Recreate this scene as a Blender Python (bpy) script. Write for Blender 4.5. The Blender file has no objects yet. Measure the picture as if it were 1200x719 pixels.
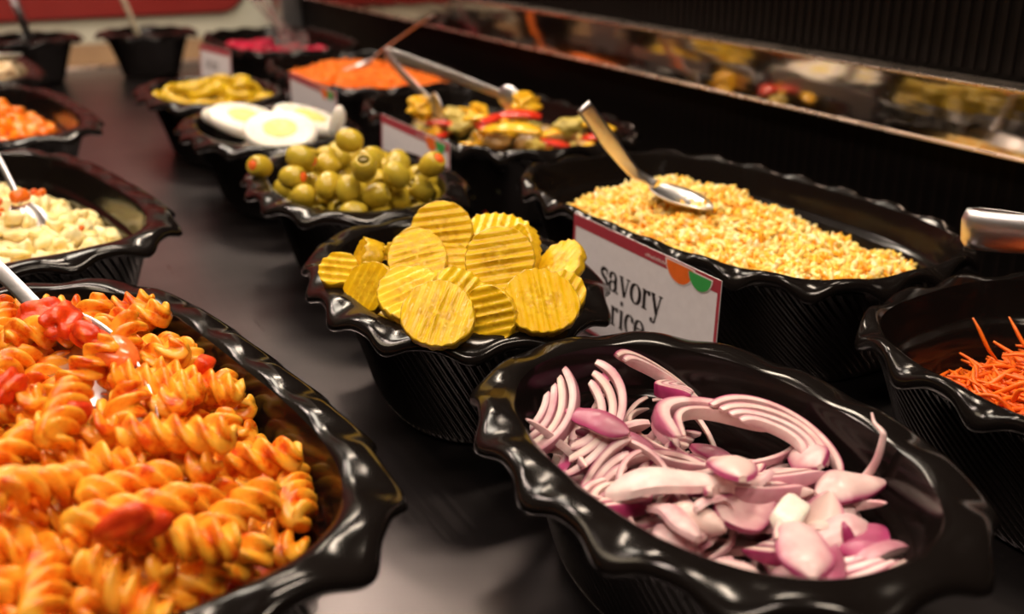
import bpy, math, random
import numpy as np
from mathutils import Vector, Matrix, Euler
random.seed(7); rng = np.random.default_rng(7)
PI = math.pi
scn = bpy.context.scene
C = scn.collection

# ------------------------------------------------------------------ camera
YAW = math.radians(28.526)
PITCH = math.atan(467.5 / 1200.0)
cd = bpy.data.cameras.new('camera'); cam = bpy.data.objects.new('camera', cd); C.objects.link(cam)
cd.sensor_width = 36.0; cd.sensor_fit = 'HORIZONTAL'; cd.lens = 36.0
cd.clip_start = 0.02; cd.clip_end = 50
cam.location = (0, 0, 0.278)
cam.rotation_euler = (PI / 2 - PITCH, 0, -YAW)
cd.dof.use_dof = True; cd.dof.focus_distance = 0.505; cd.dof.aperture_fstop = 6.4
scn.camera = cam

# ------------------------------------------------------------------ world, lamps, exposure
w = bpy.data.worlds.new('room'); scn.world = w; w.use_nodes = True
w.node_tree.nodes['Background'].inputs[0].default_value = (0.42, 0.30, 0.20, 1)
w.node_tree.nodes['Background'].inputs[1].default_value = 0.09
vs = scn.view_settings
vs.view_transform = 'Standard'; vs.look = 'None'; vs.gamma = 1; vs.use_curve_mapping = False
vs.exposure = 0.0

def area(name, loc, aim, sx, sy, power, col):
    l = bpy.data.lights.new(name, 'AREA'); l.shape = 'RECTANGLE'; l.size = sx; l.size_y = sy
    l.energy = power; l.color = col
    o = bpy.data.objects.new(name, l); C.objects.link(o); o.location = loc
    d = Vector(aim) - Vector(loc); o.rotation_euler = d.to_track_quat('-Z', 'Y').to_euler()
    return o
# short fittings of the buffet canopy and three ceiling fittings of the room
for i_, y_ in enumerate((-.15, .45, 1.05, 1.65)):
    area('canopy_lamp', (0.40, y_, 0.98), (0.32, y_, 0), 0.07, 0.26, 4.1, (1.0, 0.82, 0.64))
    area('canopy_lamp_outer', (-0.16, y_ + .1, 1.02), (0.02, y_ + .1, 0), 0.07, 0.26, 3.3, (1.0, 0.80, 0.68))
area('ceiling_fitting', (-1.1, 1.8, 2.3), (-0.6, 1.2, 0), 0.6, 0.6, 9, (1.0, 0.80, 0.55))
area('ceiling_fitting_rear', (-0.9, -0.6, 2.3), (0, 0.2, 0), 0.6, 0.6, 8, (1.0, 0.84, 0.60))
area('ceiling_fitting_end', (0.1, 3.0, 2.3), (0.2, 2.7, 0), 0.6, 0.6, 22, (1.0, 0.88, 0.72))

# ------------------------------------------------------------------ helpers
def mesh(name, V, F, mats=(), smooth=True, fm=None):
    me = bpy.data.meshes.new(name)
    me.from_pydata([tuple(map(float, v)) for v in V], [], [tuple(map(int, f)) for f in F])
    if smooth: me.polygons.foreach_set('use_smooth', [True] * len(me.polygons))
    for m in mats: me.materials.append(m)
    if fm is not None: me.polygons.foreach_set('material_index', list(map(int, fm)))
    me.update()
    return me
def crisp(me, deg=38):
    me.set_sharp_from_angle(angle=math.radians(deg)); return me
def obj(name, me, parent=None, loc=(0, 0, 0), rot=None, scale=None):
    o = bpy.data.objects.new(name, me); C.objects.link(o)
    if parent is not None: o.parent = parent
    o.location = loc
    if rot is not None:
        if isinstance(rot, Matrix): o.rotation_euler = rot.to_euler()
        else: o.rotation_euler = rot
    if scale is not None: o.scale = scale if hasattr(scale, '__len__') else (scale,) * 3
    return o
def tag(o, label=None, cat=None, group=None, kind=None):
    if label: o['label'] = label
    if cat: o['category'] = cat
    if group: o['group'] = group
    if kind: o['kind'] = kind
    return o
def empty(name, loc=(0, 0, 0), rot=(0, 0, 0)):
    o = bpy.data.objects.new(name, None); C.objects.link(o); o.location = loc
    o.rotation_euler = rot.to_euler() if isinstance(rot, Matrix) else rot
    o.empty_display_size = 0.01
    return o
def attr(me, name, vals):
    a = me.attributes.new(name, 'FLOAT', 'POINT'); a.data.foreach_set('value', [float(v) for v in vals])
def box(x0, x1, y0, y1, z0, z1):
    V = [(x0, y0, z0), (x1, y0, z0), (x1, y1, z0), (x0, y1, z0), (x0, y0, z1), (x1, y0, z1), (x1, y1, z1), (x0, y1, z1)]
    return V, [(0, 3, 2, 1), (4, 5, 6, 7), (0, 1, 5, 4), (1, 2, 6, 5), (2, 3, 7, 6), (3, 0, 4, 7)]
def bevel(o, wd=0.001, seg=2):
    m = o.modifiers.new('bevel', 'BEVEL'); m.width = wd; m.segments = seg; m.limit_method = 'ANGLE'
    return o
def grid_faces(rows, cols, wrap=True):
    F = []
    for i in range(rows - 1):
        for j in range(cols if wrap else cols - 1):
            k = (j + 1) % cols
            F.append((i * cols + j, i * cols + k, (i + 1) * cols + k, (i + 1) * cols + j))
    return F
def catmull(P, n):
    P = np.array(P, float); out = []
    Q = np.vstack([2 * P[0] - P[1], P, 2 * P[-1] - P[-2]])
    for i in range(1, len(Q) - 2):
        for t in np.linspace(0, 1, n, endpoint=False):
            a, b, c, d = Q[i - 1:i + 3]
            out.append(.5 * ((2 * b) + (-a + c) * t + (2 * a - 5 * b + 4 * c - d) * t * t + (-a + 3 * b - 3 * c + d) * t ** 3))
    out.append(P[-1]); return np.array(out)
def ribbon(path, widths, thick, up, sec=8, n=8, crown=0.0):
    """flat bar of rounded section swept along a path; `up` is the flat face's normal"""
    P = catmull(path, n); W = np.interp(np.linspace(0, 1, len(P)), np.linspace(0, 1, len(widths)), widths)
    T = np.gradient(P, axis=0); T /= np.linalg.norm(T, axis=1)[:, None]
    up = np.array(up, float)
    V = []
    for i in range(len(P)):
        s = np.cross(T[i], up); s /= np.linalg.norm(s); nn = np.cross(s, T[i])
        for j in range(sec):
            q = 2 * PI * (j + .5) / sec
            cx = np.sign(math.cos(q)) * abs(math.cos(q)) ** .5; cy = np.sign(math.sin(q)) * abs(math.sin(q)) ** .6
            V.append(P[i] + s * cx * W[i] / 2 + nn * (cy * thick / 2 + crown * (1 - cx * cx) * W[i]))
    F = grid_faces(len(P), sec)
    F.append(tuple(range(sec - 1, -1, -1))); F.append(tuple((len(P) - 1) * sec + j for j in range(sec)))
    return np.array(V), F
def tube(path, radii, sec=8, n=6):
    P = catmull(path, n); R = np.interp(np.linspace(0, 1, len(P)), np.linspace(0, 1, len(radii)), radii)
    T = np.gradient(P, axis=0); T /= np.linalg.norm(T, axis=1)[:, None]
    u = np.cross(T[0], (0.13, 0.21, 0.97)); u /= np.linalg.norm(u); V = []
    for i in range(len(P)):
        u = u - T[i] * (u @ T[i]); u /= np.linalg.norm(u); v = np.cross(T[i], u)
        for j in range(sec):
            q = 2 * PI * j / sec; V.append(P[i] + R[i] * (math.cos(q) * u + math.sin(q) * v))
    F = grid_faces(len(P), sec)
    F.append(tuple(range(sec - 1, -1, -1))); F.append(tuple((len(P) - 1) * sec + j for j in range(sec)))
    return np.array(V), F
def blob(seed, sx, sy, sz, amp=0.25, lat=9, lon=14, p=1.0, fr=1.0):
    r = np.random.default_rng(seed); K = r.normal(size=(5, 3)) * 1.6 * fr; ph = r.uniform(0, 6.28, 5)
    V = []
    for i in range(lat + 1):
        t = PI * i / lat
        for j in range(lon):
            q = 2 * PI * j / lon
            d = np.array([math.sin(t) * math.cos(q), math.sin(t) * math.sin(q), math.cos(t)])
            if p != 1.0: d = np.sign(d) * np.abs(d) ** p
            m = 1 + amp * np.sum(np.sin(K @ d + ph)) / 3
            V.append(d * m * (sx, sy, sz))
    return np.array(V), grid_faces(lat + 1, lon)

# ------------------------------------------------------------------ materials
class N:
    def __init__(s, name, col=(.5, .5, .5), rough=.5, metal=0, **k):
        s.m = bpy.data.materials.new(name); s.m.use_nodes = True
        s.t = s.m.node_tree; s.b = s.t.nodes['Principled BSDF']
        s.b.inputs['Base Color'].default_value = (*col, 1); s.b.inputs['Roughness'].default_value = rough
        s.b.inputs['Metallic'].default_value = metal
        for a, v in k.items(): s.b.inputs[a.replace('_', ' ')].default_value = v
    def new(s, ty, **k):
        n = s.t.nodes.new(ty)
        for a, v in k.items(): setattr(n, a, v)
        return n
    def link(s, a, b): s.t.links.new(a, b)
    def coord(s, kind='Object', scale=(1, 1, 1), rnd=False):
        tc = s.new('ShaderNodeTexCoord'); mp = s.new('ShaderNodeMapping'); mp.inputs['Scale'].default_value = scale
        s.link(tc.outputs[kind], mp.inputs[0])
        if rnd:
            oi = s.new('ShaderNodeObjectInfo'); mu = s.new('ShaderNodeMath', operation='MULTIPLY'); mu.inputs[1].default_value = 13.7
            s.link(oi.outputs['Random'], mu.inputs[0]); s.link(mu.outputs[0], mp.inputs['Location'])
        return mp.outputs[0]
    def noise(s, sc, det=3, co=None, rough=.55):
        n = s.new('ShaderNodeTexNoise'); n.inputs['Scale'].default_value = sc; n.inputs['Detail'].default_value = det
        n.inputs['Roughness'].default_value = rough
        if co is not None: s.link(co, n.inputs['Vector'])
        return n.outputs['Fac']
    def ramp(s, fac, stops):
        r = s.new('ShaderNodeValToRGB'); e = r.color_ramp.elements
        while len(e) < len(stops): e.new(.5)
        for k, (p, c) in enumerate(stops): e[k].position = p; e[k].color = (*c, 1)
        s.link(fac, r.inputs[0]); return r.outputs[0]
    def mix(s, fac, a, b):
        m = s.new('ShaderNodeMix', data_type='RGBA')
        for sock, v in ((m.inputs[0], fac), (m.inputs[6], a), (m.inputs[7], b)):
            if isinstance(v, (int, float)): sock.default_value = v
            elif isinstance(v, tuple): sock.default_value = (*v, 1)
            else: s.link(v, sock)
        return m.outputs[2]
    def attr(s, name):
        a = s.new('ShaderNodeAttribute', attribute_name=name); return a.outputs['Fac']
    def rand(s):
        return s.new('ShaderNodeObjectInfo').outputs['Random']
    def base(s, c): s.link(c, s.b.inputs['Base Color']); return s
    def rough(s, fac, lo, hi):
        m = s.new('ShaderNodeMapRange'); m.inputs[3].default_value = lo; m.inputs[4].default_value = hi
        s.link(fac, m.inputs[0]); s.link(m.outputs[0], s.b.inputs['Roughness']); return s
    def bump(s, fac, st=.3, dist=.001):
        b = s.new('ShaderNodeBump'); b.inputs['Strength'].default_value = st; b.inputs['Distance'].default_value = dist
        s.link(fac, b.inputs['Height']); s.link(b.outputs[0], s.b.inputs['Normal']); return s
M = {}
n = N('black_melamine', (.0055, .0042, .0038), .12); co = n.coord(); n.rough(n.noise(60, 4, co), .07, .22)
n.bump(n.noise(35, 2, co), .08, .002); n.b.inputs['Specular IOR Level'].default_value = .26; M['bowl'] = n.m
n = N('counter_steel', (.16, .145, .15), .3, 1.0); co = n.coord('Object', (1, 1, 1))
a = n.noise(5, 4, co); sc = n.noise(1, 5, n.coord('Object', (520, 14, 1))); sc2 = n.noise(1, 5, n.coord('Object', (30, 430, 1)))
n.base(n.ramp(a, [(.3, (.13, .115, .12)), (.7, (.27, .24, .245))])); n.rough(sc, .24, .36); n.bump(sc2, .05, .0004); M['counter'] = n.m
n = N('brushed_steel', (.72, .71, .72), .2, 1.0); n.rough(n.noise(90, 3, n.coord('Object', (1, 1, 8))), .24, .38); M['steel'] = n.m
n = N('polished_strip', (.50, .43, .38), .07, 1.0); n.bump(n.noise(6, 2, n.coord('Object', (1, 1, 6))), .10, .004); M['mirror'] = n.m
n = N('strip_edge', (.75, .64, .56), .25, 1.0); n.rough(n.noise(40, 2, n.coord()), .2, .35); M['edge'] = n.m
n = N('black_panel', (.0022, .0016, .0014), .5); n.rough(n.noise(30, 3, n.coord()), .42, .6); n.b.inputs['Specular IOR Level'].default_value = .06; M['panel'] = n.m
n = N('panel_rib', (.0040, .0028, .0024), .45); n.rough(n.noise(50, 3, n.coord()), .4, .6); n.b.inputs['Specular IOR Level'].default_value = .06; M['rib'] = n.m
n = N('white_laminate', (.66, .68, .58), .35); n.base(n.ramp(n.noise(7, 3, n.coord()), [(.3, (.60, .63, .53)), (.7, (.70, .72, .63))])); M['white'] = n.m
n = N('red_laminate', (.28, .028, .026), .3); n.base(n.ramp(n.noise(5, 3, n.coord()), [(.3, (.24, .022, .02)), (.7, (.30, .033, .03))])); M['red'] = n.m
n = N('rubber_seal', (.02, .02, .025), .5); n.rough(n.noise(30, 2, n.coord()), .4, .6); M['seal'] = n.m
n = N('beige_ledge', (.45, .30, .17), .4); n.base(n.ramp(n.noise(9, 3, n.coord()), [(.3, (.40, .26, .15)), (.7, (.50, .35, .21))])); M['beige'] = n.m
n = N('card_stock', (.80, .77, .80), .35); n.base(n.ramp(n.noise(140, 2, n.coord()), [(.3, (.77, .74, .77)), (.7, (.82, .79, .82))])); M['card'] = n.m
def flat(name, c, r=.4):
    n = N(name, c, r); n.base(n.ramp(n.noise(120, 2, n.coord()), [(.3, tuple(x * .94 for x in c)), (.7, tuple(min(1, x * 1.05) for x in c))])); M[name] = n.m
flat('print_red', (.40, .045, .065)); flat('print_black', (.018, .012, .012)); flat('print_orange', (.85, .16, .02))
flat('print_green', (.05, .36, .08)); flat('print_white', (.82, .72, .70)); flat('cream_plastic', (.70, .62, .45)); flat('white_plastic', (.75, .75, .68))
n = N('clear_plastic', (.75, .68, .66), .08, Transmission_Weight=.85, IOR=1.45); n.rough(n.noise(30, 2, n.coord()), .04, .15); M['clear'] = n.m

def food(name, stops, sc, rough=(.25, .5), bump=.3, bsc=None, sss=.0, rmix=None, det=4):
    n = N(name, stops[0][1], .4); co = n.coord('Object', (1, 1, 1), True)
    c = n.ramp(n.noise(sc, det, co), stops)
    if rmix: c = n.mix(n.ramp(n.rand(), [(0, (0, 0, 0)), (1, (rmix[1],) * 3)]), c, rmix[0])
    n.base(c); n.rough(n.noise(sc * 2, 3, co), *rough); n.bump(n.noise(bsc or sc * 3, 3, co), bump, .0006)
    if sss:
        n.b.inputs['Subsurface Weight'].default_value = sss; n.b.inputs['Subsurface Radius'].default_value = (.004, .002, .001)
    M[name] = n.m
food('pasta', [(.34, (.66, .075, .004)), (.43, (.86, .24, .012)), (.55, (.93, .42, .03)), (.8, (.92, .50, .08))], 110, (.18, .4), .25, 500, .12)
food('tomato', [(.3, (.55, .022, .003)), (.55, (.76, .06, .006)), (.75, (.86, .20, .02))], 160, (.22, .42), .7, None, .1)
food('tomato_orange', [(.3, (.80, .11, .012)), (.7, (.88, .22, .05))], 160, (.1, .25), .2, None, .1)
food('sauce', [(.3, (.30, .02, .003)), (.7, (.55, .09, .01))], 60, (.15, .35), .5)
food('pickle_flesh', [(.3, (.72, .43, .004)), (.55, (.80, .54, .015)), (.8, (.86, .65, .06))], 110, (.15, .35), .15, 300, .2, ((.68, .38, .004), .6))
n_ = N.__new__(N); n_.m = M['pickle_flesh']; n_.t = n_.m.node_tree; n_.b = n_.t.nodes['Principled BSDF']
tc_ = n_.new('ShaderNodeTexCoord'); ln_ = n_.new('ShaderNodeVectorMath', operation='LENGTH'); n_.link(tc_.outputs['Object'], ln_.inputs[0])
mr_ = n_.new('ShaderNodeMapRange', interpolation_type='SMOOTHSTEP'); mr_.inputs[1].default_value = .0085; mr_.inputs[2].default_value = .0125
n_.link(ln_.outputs['Value'], mr_.inputs[0])
nz_ = n_.ramp(n_.noise(260, 2, n_.coord('Object', (1, 1, 1), True)), [(.35, (.58, .33, .006)), (.6, (.76, .50, .02))])
n_.b.inputs['Specular IOR Level'].default_value = .3
n_.base(n_.mix(mr_.outputs[0], nz_, n_.b.inputs['Base Color'].links[0].from_socket))
food('pickle_rind', [(.3, (.48, .28, .006)), (.7, (.72, .46, .015))], 220, (.2, .4), .6, 350)
food('olive', [(.3, (.42, .31, .025)), (.6, (.52, .40, .04)), (.85, (.60, .47, .08))], 45, (.16, .32), .08, 200, .08, ((.55, .36, .02), .5))
food('olive_inside', [(.3, (.20, .14, .01)), (.7, (.30, .22, .03))], 90, (.25, .4), .1)
food('pimento', [(.3, (.78, .09, .015)), (.7, (.85, .17, .03))], 200, (.15, .3), .3)
food('egg_white', [(.3, (.80, .77, .68)), (.7, (.85, .82, .74))], 50, (.2, .35), .05, None, .25)
food('egg_yolk', [(.3, (.78, .62, .16)), (.7, (.84, .73, .28))], 180, (.4, .6), .4)
food('jalapeno', [(.3, (.50, .32, .008)), (.6, (.68, .46, .015)), (.8, (.76, .56, .05))], 90, (.15, .3), .2, None, .1, ((.70, .46, .01), .6))
food('carrot', [(.3, (.72, .085, .003)), (.7, (.88, .17, .006))], 150, (.3, .5), .3, None, .1, ((.90, .22, .015), .5))
food('carrot_fine', [(.3, (.88, .17, .002)), (.7, (.95, .27, .006))], 150, (.35, .5), .3)
food('potato', [(.3, (.86, .62, .16)), (.5, (.92, .78, .38)), (.8, (.95, .87, .60))], 120, (.3, .5), .4, 300, .15)
food('dressing', [(.3, (.80, .62, .28)), (.7, (.88, .78, .50))], 80, (.25, .4), .5)
food('diced_orange', [(.3, (.72, .08, .003)), (.5, (.90, .24, .006)), (.75, (.96, .46, .03))], 120, (.15, .35), .3, None, .1, ((.84, .14, .005), .6))
food('pepper_red', [(.3, (.60, .02, .008)), (.7, (.75, .05, .02))], 60, (.1, .25), .1)
food('pepper_yellow', [(.3, (.85, .42, .01)), (.7, (.90, .55, .03))], 60, (.12, .3), .1)
food('mushroom', [(.3, (.22, .12, .03)), (.7, (.42, .26, .09))], 70, (.25, .45), .3)
food('courgette', [(.3, (.50, .38, .06)), (.7, (.62, .50, .14))], 90, (.2, .4), .2)
food('courgette_skin', [(.3, (.03, .04, .012)), (.7, (.07, .07, .02))], 60, (.2, .35), .2)
food('beetroot', [(.3, (.42, .006, .03)), (.7, (.66, .02, .08))], 80, (.12, .3), .2)
food('cream_chunk', [(.3, (.74, .52, .28)), (.7, (.85, .68, .46))], 90, (.3, .5), .3)
# onion: pale flesh, purple where the layer's own skin is
n = N('onion', (.8, .7, .7), .25); co = n.coord('Object', (1, 1, 1), True)
fl = n.ramp(n.noise(70, 3, co), [(.3, (.66, .36, .39)), (.48, (.80, .58, .57)), (.7, (.88, .75, .71))])
fl = n.mix(n.ramp(n.rand(), [(.45, (0, 0, 0)), (1, (.6, .6, .6))]), fl, (.88, .76, .62))
n.base(n.mix(n.attr('skin'), fl, n.ramp(n.noise(40, 3, co), [(.3, (.22, .008, .07)), (.7, (.50, .06, .20))])))
n.rough(n.noise(90, 3, co), .24, .42); n.bump(n.noise(1, 3, n.coord('Object', (700, 60, 700))), .25, .0004)
n.b.inputs['Subsurface Weight'].default_value = .2; n.b.inputs['Subsurface Radius'].default_value = (.004, .002, .002); M['onion'] = n.m
# rice: each grain carries its own tint
n = N('rice', (.8, .6, .2), .45); tv = n.attr('tint')
n.base(n.ramp(tv, [(0, (.94, .84, .52)), (.35, (.95, .76, .26)), (.62, (.95, .58, .05)), (.85, (.92, .36, .015)), (.97, (.55, .38, .06))]))
n.rough(n.noise(200, 2, n.coord()), .3, .5); n.b.inputs['Subsurface Weight'].default_value = .12; n.b.inputs['Subsurface Radius'].default_value = (.003, .002, .001); M['rice'] = n.m

# ------------------------------------------------------------------ the setting
def struct(name, V, F, mat, parent=None, smooth=False, bev=0):
    o = obj(name, mesh(name, V, F, [mat], smooth), parent)
    if parent is None: tag(o, kind='structure')
    if bev: bevel(o, bev)
    return o
floor = struct('floor', *box(-1.2, .70, -.6, 2.07, -.03, 0), M['counter'], bev=.003)
floor['label'] = 'dark scratched steel counter top under the bowls'
struct('counter_lip', *box(-1.2, .645, 2.062, 2.074, -.03, .004), M['edge'], floor, bev=.001)
wr = struct('wall_right', *box(.645, .70, -.6, 2.3, 0, .1185), M['panel'])
up = struct('wall_upper_right', *box(.66, .71, -.6, 2.3, .163, .62), M['panel'])
rib = mesh('rib', *box(-.0022, 0, -.0022, .0022, .168, .60), [M['rib']], False)
for i in range(230): obj('rib', rib, up, (.661, -.1 + i * .0105, 0))
rib2 = mesh('rib', *box(-.0012, 0, -.002, .002, .004, .112), [M['rib']], False)
for i in range(170): obj('rib', rib2, wr, (.646, -.05 + i * .0125, 0))
st = struct('trim_1', *box(.63, .66, -.6, 2.3, .1185, .163), M['mirror'], bev=.0015)
st['label'] = 'polished steel strip along the back wall mirroring the food'
struct('trim_edge', *box(.628, .655, -.6, 2.3, .1625, .1645), M['edge'], st, bev=.0006)
struct('trim_edge', *box(.628, .655, -.6, 2.3, .117, .119), M['edge'], st, bev=.0006)
# the end of the counter: pale frame with a red rounded panel, a beige ledge below it
ew = struct('wall_end', *box(-2.2, .70, 2.26, 2.32, .022, 1.2), M['white'], bev=.004)
def rounded(x0, x1, z0, z1, r, y0, y1, k=10):
    P = []
    for cx, cz, a0 in ((x1 - r, z0 + r, -PI / 2), (x1 - r, z1 - r, 0), (x0 + r, z1 - r, PI / 2), (x0 + r, z0 + r, PI)):
        for i in range(k + 1):
            a = a0 + PI / 2 * i / k; P.append((cx + r * math.cos(a), cz + r * math.sin(a)))
    m = len(P); V = [(x, y0, z) for x, z in P] + [(x, y1, z) for x, z in P]
    return V, [tuple(range(m)), tuple(range(2 * m - 1, m - 1, -1))] + [(i, m + i, m + (i + 1) % m, (i + 1) % m) for i in range(m)]
struct('panel_seal', *rounded(-2.0, .585, .071, .9, .06, 2.252, 2.262), M['seal'], ew)
struct('red_panel', *rounded(-1.994, .579, .076, .894, .055, 2.246, 2.256), M['red'], ew)
struct('trim_2', *box(-2.2, .70, 2.10, 2.30, -.05, -.02), M['beige'], bev=.004)
struct('trim_3', *box(-2.2, .70, 2.262, 2.30, -.02, .022), M['beige'], bev=.003)
pst = struct('trim_4', *box(.60, .645, 2.06, 2.12, 0, .9), M['steel'], bev=.004)

# ------------------------------------------------------------------ bowls
PROF_OUT = [(.0405, 0.0), (.0385, .002), (.0365, .007), (.0335, .018), (.0300, .030), (.0262, .042), (.0225, .053), (.0192, .062), (.0172, .0675)]
PROF_RIM = [(.0172, .0675), (.0130, .0690), (.0060, .0690), (.0012, .0694), (.0, .0710), (.0004, .0732), (.0020, .0752), (.0055, .0768), (.0100, .0776), (.0140, .0778), (.0168, .0774), (.0186, .0760)]
PROF_IN = [(.0186, .0760), (.0202, .0715), (.0222, .0640), (.0240, .0570), (.0252, .0545), (.0272, .0532), (.0286, .0510), (.0320, .0400), (.0360, .0260), (.0400, .0150), (.0450, .0085), (.0540, .0060)]
def sup_q(a, b, nn, K):
    q = np.linspace(0, 2 * PI, 4001); r = (np.abs(np.cos(q)) ** nn + np.abs(np.sin(q)) ** nn) ** (-1 / nn)
    x, y = b * r * np.cos(q), a * r * np.sin(q)
    s = np.concatenate([[0], np.cumsum(np.hypot(np.diff(x), np.diff(y)))])
    return np.interp(np.linspace(0, s[-1], K, endpoint=False), s, q), s[-1]
def bowl_meshes(a, b, nn, lobes, flutes, rw=1.0, wr=.0026, wz=.0024):
    K = flutes * 6; sh = .0172 * (1 - rw)
    Q, per = sup_q(a, b, nn, K); U = np.arange(K) / K
    R = (np.abs(np.cos(Q)) ** nn + np.abs(np.sin(Q)) ** nn) ** (-1 / nn)
    def ring(d, z): return np.stack([(b - d) * R * np.cos(Q), (a - d) * R * np.sin(Q), np.zeros(K) + z], 1)
    # outer body with swirled flutes + inside
    rows = []
    zs = np.concatenate([[0, .002, .005], np.linspace(.008, .0675, 20)])
    for i, (d, z) in enumerate((np.interp(z, [q[1] for q in PROF_OUT], [q[0] for q in PROF_OUT]), z) for z in zs):
        fade = min(1, z / .006) * (1 if i < len(zs) - 1 else .3)
        g = np.abs(np.cos(PI * flutes * U))            # every flute runs along one column of vertices, which turns with height
        us = np.mod(U - (z * 1.35 - z * z * 4), 1.0)
        qs = np.interp(us, np.append(U, 1.0), np.append(Q, 2 * PI)); rs = (np.abs(np.cos(qs)) ** nn + np.abs(np.sin(qs)) ** nn) ** (-1 / nn)
        dd = d - sh + fade * .0017 * (g - .5)
        rows.append(np.stack([(b - dd) * rs * np.cos(qs), (a - dd) * rs * np.sin(qs), np.zeros(K) + z], 1))
    V = np.vstack(rows); F = grid_faces(len(rows), K)
    c = len(V); V = np.vstack([V, [[0, 0, .0]]]); F += [(c, (j + 1) % K, j) for j in range(K)]
    rows = [ring(d - sh, z) for d, z in PROF_IN]; o = len(V)
    V = np.vstack([V] + rows); F += [tuple(o + x for x in f) for f in grid_faces(len(rows), K)]
    c = len(V); V = np.vstack([V, [[0, 0, .006]]]); l = o + (len(rows) - 1) * K
    F += [(l + j, l + (j + 1) % K, c) for j in range(K)]
    body = mesh('body', V, F, [M['bowl']])
    K2 = lobes * 20; Q, per = sup_q(a, b, nn, K2); U = np.arange(K2) / K2
    R = (np.abs(np.cos(Q)) ** nn + np.abs(np.sin(Q)) ** nn) ** (-1 / nn)
    wv = np.cos(2 * PI * lobes * U); wv = wv + .18 * np.cos(4 * PI * lobes * U)
    rows = []
    for d, z in PROF_RIM:
        k = max(0, 1 - d / .0172) ** .75
        dd = (d * rw if d <= .0172 else d - sh) - wr * k * wv; zz = z - wz * k * wv
        rows.append(np.stack([(b - dd) * R * np.cos(Q), (a - dd) * R * np.sin(Q), zz], 1))
    rim = mesh('scalloped_rim', np.vstack(rows), grid_faces(len(rows), K2), [M['bowl']])
    return body, rim
TYPES = {'oval': (.118, .084, 2.3, 14, 92), 'oblong': (.182, .110, 3.4, 21, 140), 'round': (.085, .085, 2.0, 12, 90), 'trough': (.180, .108, 3.0, 21, 140, .48, .0014, .0042)}
BM = {k: bowl_meshes(*v) for k, v in TYPES.items()}
class Bowl:
    def __init__(s, kind, x, y, ang, label, sc=1.0):
        s.kind = kind; s.a, s.b, s.n = TYPES[kind][:3]; s.ang = math.radians(ang)
        s.e = empty('serving_bowl', (x, y, 0.0005), (0, 0, s.ang))
        tag(s.e, label, 'bowl', 'black scalloped bowls on the counter')
        obj('body', BM[kind][0], s.e); obj('scalloped_rim', BM[kind][1], s.e)
        s.M = Matrix.Translation((x, y, .0005)) @ Matrix.Rotation(s.ang, 4, 'Z')
        s.Z = [z for d, z in PROF_IN[::-1]]; s.D = [d - (.0172 * .52 if kind == 'trough' else 0) for d, z in PROF_IN[::-1]]
    def d_in(s, z): return np.interp(z, s.Z, s.D)
    def rho(s, x, y, d): return (np.abs(x / (s.b - d)) ** s.n + np.abs(y / (s.a - d)) ** s.n) ** (1 / s.n)
    def local(s, p): return np.array(s.M.inverted() @ Vector(p))

ALL = [('onion', 'oval', .247, .288, 0, 'black scalloped oval bowl of sliced red onion'),
       ('pickle', 'oval', .2440, .525, -9, 'black scalloped oval bowl heaped with crinkle-cut pickle slices'),
       ('olive', 'oval', .271, .762, -5, 'black scalloped oval bowl heaped with stuffed green olives'),
       ('egg', 'oval', .271, 1.004, 0, 'black scalloped oval bowl of sliced boiled egg'),
       ('jalapeno', 'oval', .271, 1.245, 2, 'black scalloped oval bowl of olive-green jalapeno rings'),
       ('rice', 'trough', .480, .562, 3, 'black scalloped oblong bowl of savory yellow rice'),
       ('veg', 'trough', .490, .945, 1, 'black scalloped oblong bowl of roasted mixed vegetables'),
       ('orange', 'trough', .490, 1.325, 0, 'black scalloped oblong bowl of finely grated orange carrot'),
       ('beet', 'trough', .490, 1.705, 0, 'black scalloped oblong bowl of pink beetroot'),
       ('carrot', 'trough', .478, .192, 5, 'black scalloped oblong bowl of long carrot shreds'),
       ('pasta', 'oblong', .007, .438, 9, 'black scalloped oblong bowl of fusilli pasta in tomato sauce'),
       ('potato', 'oblong', .004, .828, 10, 'black scalloped oblong bowl of creamy potato salad'),
       ('dice', 'oblong', .015, 1.215, 6, 'black scalloped oblong bowl of diced orange vegetables'),
       ('cream', 'oblong', .000, 1.600, 4, 'black scalloped oblong bowl of pale cream salad with white spoon'),
       ('tall', 'round', .320, 1.93, 0, 'black round bowl with cream-handled spoon before red panel'),
       ('tall2', 'round', .128, 1.93, 0, 'black round bowl with grey-handled spoon beside cream salad bowl')]
B = {k: Bowl(*v) for k, *v in ALL}

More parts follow.
